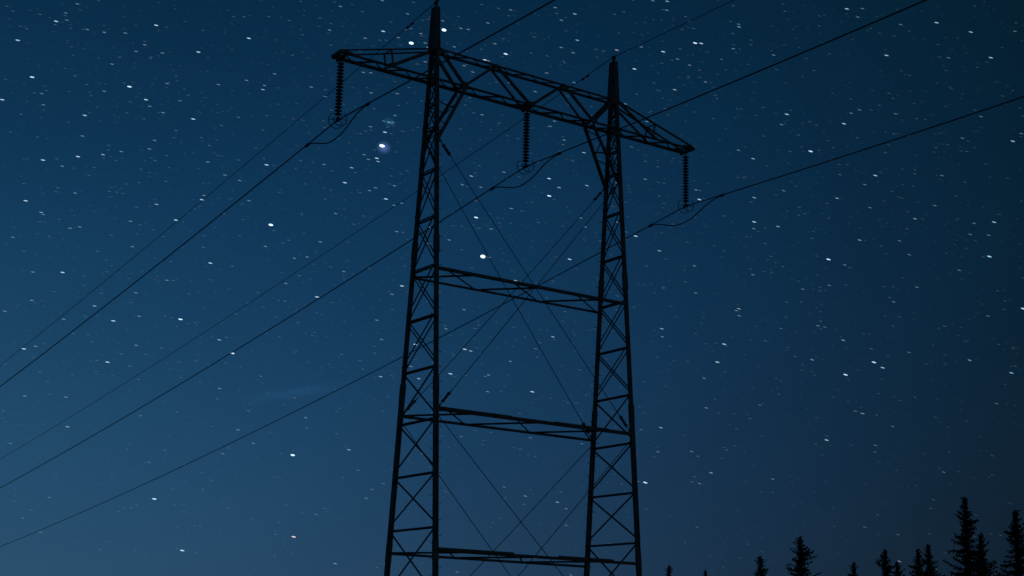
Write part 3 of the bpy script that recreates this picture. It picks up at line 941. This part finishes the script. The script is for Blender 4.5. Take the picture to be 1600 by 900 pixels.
    "35.08 11.99 2;36.26 11.91 2;35.69 11.78 2;35.59 11.22 2;34.62 12.36 2;37.28 10.75 2;37.54 9.78 2;36.14 9.63 2;"
    "36.83 9.49 2;34.94 9.02 2;38.72 13.11 2;38.75 13.64 2;40.57 13.94 2;41.84 12.19 2;42.25 11.80 2;42.63 11.82 2;"
    "43.07 11.70 2;41.52 11.12 2;40.33 11.28 2;39.83 10.32 2;43.91 8.93 2;43.39 8.53 2;44.53 11.90 2;46.70 13.77 2;"
    "45.41 13.37 2;45.97 13.36 2;49.34 13.44 2;49.67 12.70 2;53.33 13.52 2;45.37 12.79 2;49.43 12.36 2;"
    "45.68 11.28 2;45.92 10.75 2;46.40 10.56 2;44.94 10.45 2;48.79 9.83 2;47.08 9.72 2;49.56 9.56 2;48.69 9.03 2;"
    "51.97 8.74 2;50.60 10.91 2;19.99 7.03 2;22.82 3.33 2;20.59 3.30 2;20.93 3.18 2;19.54 3.61 2;22.88 5.61 2;"
    "23.17 6.03 2;23.88 5.04 2;19.89 4.71 2;22.71 4.32 2;27.53 5.15 2;26.38 3.41 2;25.56 6.26 2;27.83 8.01 2;"
    "30.04 6.73 2;33.56 7.95 2;33.84 8.26 2;32.14 5.94 2;34.44 5.74 2;34.00 4.80 2;31.57 3.93 2;34.77 7.69 2;"
    "35.00 7.65 2;35.59 7.36 2;36.62 6.02 2;40.22 7.44 2;42.89 7.82 2;44.28 4.43 2;38.96 6.38 2;48.72 7.27 2;"
    "51.60 6.88 2;53.34 5.72 2;18.38 23.50 1;19.02 23.42 1;15.78 22.23 1;17.65 22.71 1;23.36 23.72 1;17.30 22.37 1;"
    "17.00 21.78 1;18.09 21.94 1;14.90 21.10 1;15.34 20.92 1;16.01 21.14 1;17.50 21.15 1;23.47 21.16 1;"
    "14.88 20.18 1;19.22 20.39 1;17.36 19.88 1;20.14 20.08 1;19.21 19.46 1;21.68 19.91 1;15.95 18.30 1;"
    "18.50 19.22 1;17.82 19.20 1;22.87 20.87 1;22.75 22.41 1;26.01 24.34 1;27.52 23.40 1;24.49 22.92 1;"
    "32.75 24.49 1;31.81 23.97 1;32.11 23.22 1;24.68 22.19 1;24.79 22.46 1;25.63 22.55 1;24.20 21.97 1;"
    "26.73 21.94 1;28.05 21.03 1;27.98 21.17 1;24.46 20.43 1;29.98 19.80 1;25.94 19.77 1;25.24 19.72 1;"
    "39.24 24.41 1;41.60 23.94 1;36.76 23.12 1;39.71 23.68 1;44.18 22.73 1;36.31 22.56 1;36.85 22.48 1;"
    "39.48 22.71 1;42.18 22.62 1;40.37 22.23 1;44.19 21.14 1;41.48 20.38 1;35.20 20.11 1;41.53 20.98 1;"
    "48.06 24.14 1;45.68 24.09 1;45.55 23.14 1;53.45 24.13 1;51.91 22.98 1;47.03 23.17 1;45.54 21.71 1;"
    "46.21 21.94 1;52.43 20.86 1;49.96 20.99 1;47.36 21.08 1;50.86 20.71 1;51.89 20.53 1;45.69 19.86 1;"
    "51.25 20.19 1;53.77 21.21 1;15.41 17.15 1;15.17 17.45 1;17.48 17.45 1;17.90 17.18 1;20.94 17.71 1;"
    "22.20 17.29 1;18.79 16.07 1;17.98 15.82 1;17.12 15.77 1;15.94 15.21 1;19.57 14.71 1;14.88 14.29 1;"
    "23.26 14.53 1;22.29 14.43 1;21.97 14.38 1;20.48 13.46 1;20.63 13.41 1;15.59 13.35 1;20.48 14.60 1;"
    "15.05 13.33 1;25.39 18.81 1;25.63 18.98 1;27.96 18.96 1;26.61 17.83 1;28.43 18.27 1;29.43 17.39 1;"
    "24.74 16.65 1;27.70 16.34 1;24.69 14.93 1;24.73 14.52 1;27.02 14.56 1;28.13 14.21 1;25.34 14.08 1;"
    "30.23 15.05 1;27.88 14.71 1;32.82 18.72 1;32.12 19.19 1;33.72 18.14 1;33.59 16.44 1;32.31 17.25 1;"
    "34.13 15.22 1;36.65 18.93 1;36.19 18.72 1;35.35 17.86 1;37.38 15.84 1;37.40 15.78 1;35.18 16.33 1;"
    "35.86 15.74 1;40.63 18.18 1;39.83 19.09 1;39.22 17.67 1;42.31 16.34 1;43.37 15.91 1;43.81 15.54 1;"
    "43.93 15.12 1;43.87 19.34 1;40.06 14.11 1;39.83 14.08 1;46.16 19.10 1;52.23 18.92 1;45.58 18.69 1;"
    "52.16 18.28 1;49.86 18.05 1;46.03 17.90 1;45.08 17.70 1;46.05 16.83 1;46.86 16.72 1;50.57 16.98 1;"
    "47.85 16.25 1;47.97 16.52 1;49.17 16.12 1;52.31 15.46 1;48.83 15.67 1;46.92 14.62 1;44.82 14.63 1;"
    "52.10 14.86 1;51.76 14.98 1;52.35 14.25 1;54.21 14.29 1;54.18 14.74 1;46.19 14.25 1;46.43 14.01 1;"
    "49.27 14.71 1;51.15 15.48 1;51.12 14.10 1;19.62 12.60 1;19.54 12.52 1;16.45 12.10 1;20.96 12.12 1;"
    "20.63 11.69 1;22.80 13.19 1;22.19 13.15 1;23.99 12.60 1;19.35 10.96 1;22.37 11.21 1;22.38 11.44 1;"
    "22.73 10.43 1;21.21 10.33 1;21.76 10.11 1;17.78 9.64 1;15.73 8.69 1;17.52 8.46 1;23.63 9.83 1;19.11 8.05 1;"
    "16.12 7.68 1;24.41 11.02 1;25.78 13.00 1;28.19 11.84 1;28.89 10.21 1;25.10 9.44 1;25.91 9.28 1;27.76 10.95 1;"
    "29.89 9.88 1;29.21 9.38 1;28.33 9.28 1;33.19 10.19 1;32.59 12.03 1;33.07 11.89 1;31.95 11.32 1;36.77 12.79 1;"
    "37.06 12.62 1;35.55 9.59 1;42.14 12.96 1;42.14 12.83 1;43.24 12.08 1;43.14 8.69 1;42.94 11.28 1;39.36 13.19 1;"
    "38.94 9.30 1;40.15 11.88 1;46.89 13.79 1;47.61 11.56 1;46.77 11.15 1;53.95 11.39 1;49.83 9.69 1;50.14 9.65 1;"
    "53.89 8.58 1;50.77 10.97 1;44.77 10.01 1;50.20 12.59 1;50.21 12.84 1;51.85 9.48 1;46.35 8.47 1;51.24 10.85 1;"
    "15.66 7.05 1;16.79 6.70 1;18.85 6.98 1;20.67 6.56 1;21.37 6.73 1;19.39 3.27 1;23.10 6.11 1;19.95 5.26 1;"
    "22.43 4.16 1;24.06 6.24 1;17.08 2.77 1;24.78 4.15 1;18.14 4.98 1;23.69 5.21 1;23.41 7.34 1;27.23 6.64 1;"
    "30.86 7.01 1;32.22 7.63 1;32.24 5.89 1;27.68 5.78 1;26.06 3.86 1;28.38 4.59 1;35.32 6.91 1;34.99 6.23 1;"
    "36.85 5.56 1;43.24 5.49 1;39.98 5.77 1;37.91 5.66 1;41.34 8.28 1;46.95 7.89 1;46.59 7.85 1;49.07 7.19 1;"
    "52.43 8.15 1;50.13 6.64 1;46.26 6.14 1;46.96 5.55 1;51.24 4.41 1;52.41 7.64 1"
)
SKY_R = 4000.0
PX = 1.0 / 2297.76
POLE = V((math.sin(R(190.5)) * math.cos(R(62)), math.cos(R(190.5)) * math.cos(R(62)), math.sin(R(62))))


def star_material(name, use_attr):
    m = bpy.data.materials.new(name)
    m.use_nodes = True
    n, l = m.node_tree.nodes, m.node_tree.links
    n.remove(n['Principled BSDF'])
    em = n.new('ShaderNodeEmission')
    tr = n.new('ShaderNodeBsdfTransparent')
    ad = n.new('ShaderNodeAddShader')
    if use_attr:
        src = n.new('ShaderNodeAttribute'); src.attribute_name = 'starlight'
        l.new(src.outputs['Color'], em.inputs['Color'])
    else:
        src = n.new('ShaderNodeObjectInfo')
        l.new(src.outputs['Color'], em.inputs['Color'])
    l.new(em.outputs[0], ad.inputs[0])
    l.new(tr.outputs[0], ad.inputs[1])
    l.new(ad.outputs[0], n['Material Output'].inputs['Surface'])
    m.cycles.emission_sampling = 'NONE'
    return m


M_STAR = star_material('starlight', False)
M_STARS = star_material('faint_starlight', True)
TINT = {'w': (0.60, 0.85, 1.0), 'b': (0.36, 0.74, 1.0), 'r': (1.0, 0.78, 0.80)}
#        class: length px, width px, half radiance (front and back faces add up)
STAR_LOOK = [(1.0, 4.8, 1.0, 0.020), (2.0, 5.2, 1.1, 0.045), (2.5, 5.4, 1.15, 0.070), (3.0, 5.7, 1.2, 0.125), (3.5, 6.0, 1.35, 0.22), (4.0, 6.3, 1.55, 0.38),
             (4.5, 6.7, 1.95, 0.62), (4.8, 7.0, 3.1, 0.85), (5.0, 7.3, 4.0, 1.0), (5.3, 7.8, 5.1, 1.2)]


def extinction(az, el):
    """Haze low down and towards the dark side dims the starlight."""
    return (1 - 0.30 * min(1, max(0, (az - 40) / 10))) * (0.65 + 0.35 * min(1, max(0, (el - 3) / 7)))


def look(m):
    for a, b in zip(STAR_LOOK[:-1], STAR_LOOK[1:]):
        if m <= b[0]:
            t = max(0, (m - a[0]) / (b[0] - a[0]))
            return [a[k] + (b[k] - a[k]) * t for k in (1, 2, 3)]
    return list(STAR_LOOK[-1][1:])


def star_frame(az, el):
    d = V((math.sin(R(az)) * math.cos(R(el)), math.cos(R(az)) * math.cos(R(el)), math.sin(R(el))))
    t = POLE.cross(d); t.normalize()
    b = d.cross(t); b.normalize()
    return d, t, b


# rounded grain of light, long along X
gv_, gf_ = [], []
NU, NV = 8, 5
for j in range(1, NV):
    th = math.pi * j / NV
    for i in range(NU):
        ph = 2 * math.pi * i / NU
        gv_.append((math.cos(th) * 0.5, math.sin(th) * math.cos(ph) * 0.5, math.sin(th) * math.sin(ph) * 0.5))
e0, e1 = len(gv_), len(gv_) + 1
gv_ += [(0.5, 0, 0), (-0.5, 0, 0)]
for j in range(NV - 2):
    for i in range(NU):
        gf_.append((j * NU + i, j * NU + (i + 1) % NU, (j + 1) * NU + (i + 1) % NU, (j + 1) * NU + i))
for i in range(NU):
    gf_.append((e0, (i + 1) % NU, i))
    gf_.append((e1, (NV - 2) * NU + i, (NV - 2) * NU + (i + 1) % NU))
star_mesh = mesh_from('star', gv_, gf_, True)
star_mesh.materials.append(M_STAR)

catalogue = []
for s in STARS.split(';'):
    a, e, m = s.split()
    tint_ = 'w'
    if m[-1] in 'br':
        tint_, m = m[-1], m[:-1]
    catalogue.append((float(a), float(e), float(m), tint_))


def star_label(az, el, m, tint_):
    size = 'brilliant' if m >= 4.5 else 'bright' if m >= 4 else 'clear' if m >= 3.5 else 'small'
    colour = {'w': 'white', 'b': 'blue', 'r': 'pinkish'}[tint_]
    hi = 'high' if el > 19.5 else 'halfway up' if el > 13.5 else 'lower' if el > 8 else 'low'
    if az < 23:
        side = 'in the far left of the sky'
    elif az < 30.6:
        side = 'in the sky left of the left mast'
    elif az < 38.6:
        side = 'in the sky between the two masts'
    elif az < 46.5:
        side = 'in the sky right of the right mast'
    else:
        side = 'in the far right of the sky'
    return '%s %s star %s %s' % (size, colour, hi, side)


SPECIAL = {0: 'largest and brightest white star between the masts above the upper strut',
           1: 'big white star just right of the left mast peak',
           2: 'big white star just left of the left mast peak above the crossarm',
           3: 'brightest white star left of the left mast above the middle conductor',
           4: 'brightest white star in the lower sky left of the left mast foot'}
ORD = ('first second third fourth fifth sixth seventh eighth ninth tenth eleventh twelfth thirteenth fourteenth fifteenth sixteenth '
       'seventeenth eighteenth nineteenth twentieth').split()
ORD += ['twenty-' + w for w in ORD[:9]]
alike = {}
for i, (az, el, m, tint_) in enumerate(catalogue[:300]):
    if i not in SPECIAL:
        alike.setdefault(star_label(az, el, m, tint_), []).append((az, i))
STAR_LABELS = dict(SPECIAL)
for lab, members in alike.items():
    for k, (az, i) in enumerate(sorted(members)):
        STAR_LABELS[i] = lab if len(members) == 1 else lab + ', ' + ORD[k] + ' from left'
for i, (az, el, m, tint_) in enumerate(catalogue[:300]):
    d, t, b = star_frame(az, el)
    lp, wp, e = look(m)
    e *= extinction(az, el)
    o = link('star', star_mesh)
    mt = Matrix.Identity(4)
    for r_ in range(3):
        mt[r_][0] = t[r_] * lp * PX * SKY_R
        mt[r_][1] = b[r_] * wp * PX * SKY_R
        mt[r_][2] = d[r_] * wp * PX * SKY_R
    mt.translation = d * SKY_R + V((-37.76, -54.04, CAM_H))
    o.matrix_world = mt
    c = TINT[tint_]
    o.color = (c[0] * e, c[1] * e, c[2] * e, 1)
    tag(o, STAR_LABELS[i], 'star', 'stars of the night sky')

# all remaining stars, too faint and many to count
rnd = random.Random(5)
fv, ff, fc = [], [], []


def add_faint(az, el, lp, wp, e, c):
    d, t, b = star_frame(az, el)
    k = len(fv)
    ctr = d * (SKY_R * 1.02) + V((-37.76, -54.04, CAM_H))
    q = PX * SKY_R * 1.02 * 0.5
    L1, W1 = lp * q, wp * q
    for sx, sy in ((-1, 0), (-.6, -.8), (.6, -.8), (1, 0), (.6, .8), (-.6, .8)):
        fv.append(ctr + t * (L1 * sx) + b * (W1 * sy))
    fv.append(ctr - d * W1)
    fv.append(ctr + d * W1)
    for i in range(6):
        j = (i + 1) % 6
        ff.append((k + i, k + j, k + 6)); ff.append((k + j, k + i, k + 7))
    fc.extend([(c[0] * e, c[1] * e, c[2] * e, 1)] * 8)


for az, el, m, tint_ in catalogue[300:]:
    lp, wp, e = look(m)
    add_faint(az, el, lp, wp, e * rnd.uniform(0.7, 1.2) * extinction(az, el), TINT[tint_])
for i in range(9500):
    az, el = rnd.uniform(4, 66), math.degrees(math.asin(rnd.uniform(math.sin(R(0.5)), math.sin(R(33)))))
    # thinner towards the hazy horizon and the dark right-hand side
    dens = 0.30 + 0.70 * min(1, max(0, (el - 2) / 14)) * (1.0 - 0.45 * min(1, max(0, (az - 38) / 16)))
    if rnd.random() > dens:
        continue
    inside = 13.5 < az < 55.2 and 2.5 < el < 25
    e = 0.006 + 0.026 * rnd.random() ** 3 if inside else 0.012 + 0.2 * rnd.random() ** 6
    add_faint(az, el, rnd.uniform(3.0, 5.8), rnd.uniform(1.0, 1.4), e, TINT[rnd.choice('wwwwbw')])
fm = mesh_from('faint_stars', fv, ff)
at = fm.color_attributes.new('starlight', 'FLOAT_COLOR', 'POINT')
at.data.foreach_set('color', [c for col in fc for c in col])
fo = link('faint_stars', fm, None, M_STARS)
fo['kind'] = 'stuff'
fo['label'] = 'countless faint stars strewn over the whole sky'
fo['category'] = 'stars'

# ------------------------------------------------------------------ nebulae: soft balls of glowing gas among the stars
def gas_material(name, colour, strength):
    nm = bpy.data.materials.new(name)
    nm.use_nodes = True
    n, l = nm.node_tree.nodes, nm.node_tree.links
    n.remove(n['Principled BSDF'])
    pv = n.new('ShaderNodeEmission')
    co = n.new('ShaderNodeTexCoord')
    ln_ = n.new('ShaderNodeVectorMath'); ln_.operation = 'LENGTH'
    l.new(co.outputs['Object'], ln_.inputs[0])
    mr = n.new('ShaderNodeMapRange')
    mr.interpolation_type = 'SMOOTHSTEP'
    mr.inputs['From Min'].default_value = 0.0
    mr.inputs['From Max'].default_value = 1.0
    mr.inputs['To Min'].default_value = strength
    mr.inputs['To Max'].default_value = 0.0
    l.new(ln_.outputs['Value'], mr.inputs['Value'])
    l.new(mr.outputs['Result'], pv.inputs['Strength'])
    pv.inputs['Color'].default_value = (*colour, 1)
    l.new(pv.outputs[0], n['Material Output'].inputs['Volume'])
    return nm


def nebula(az, el, rpx, mat, label):
    d, t, b = star_frame(az, el)
    bmn = bmesh.new()
    bmesh.ops.create_icosphere(bmn, subdivisions=3, radius=1.0)
    me = bpy.data.meshes.new('nebula')
    bmn.to_mesh(me); bmn.free()
    me.materials.append(mat)
    o = link('nebula', me)
    rn = rpx * PX * SKY_R
    o.scale = (rn * 1.15, rn * 0.9, rn)
    o.location = d * SKY_R * 0.97 + V((-37.76, -54.04, CAM_H))
    tag(o, label, 'nebula', 'glowing nebulae')
    return o


nebula(29.12, 19.14, 12.5, gas_material('violet_gas', (0.24, 0.38, 1.0), 0.012), 'hazy blue violet glow left of the left mast below the crossarm')
nebula(29.27, 20.14, 10.0, gas_material('teal_gas', (0.10, 0.45, 0.9), 0.0042), 'faint blue mist over the star cluster above the hazy violet glow')
d, t, b = star_frame(29.05, 19.20)
core = link('star', star_mesh)
mt = Matrix.Identity(4)
for r_ in range(3):
    mt[r_][0] = t[r_] * 8.2 * PX * SKY_R
    mt[r_][1] = b[r_] * 4.2 * PX * SKY_R
    mt[r_][2] = d[r_] * 4.2 * PX * SKY_R
mt.translation = d * SKY_R * 0.95 + V((-37.76, -54.04, CAM_H))
core.matrix_world = mt
core.color = (0.62, 0.72, 0.9, 1)
tag(core, 'bright white star at the heart of the hazy violet glow', 'star', 'stars of the night sky')
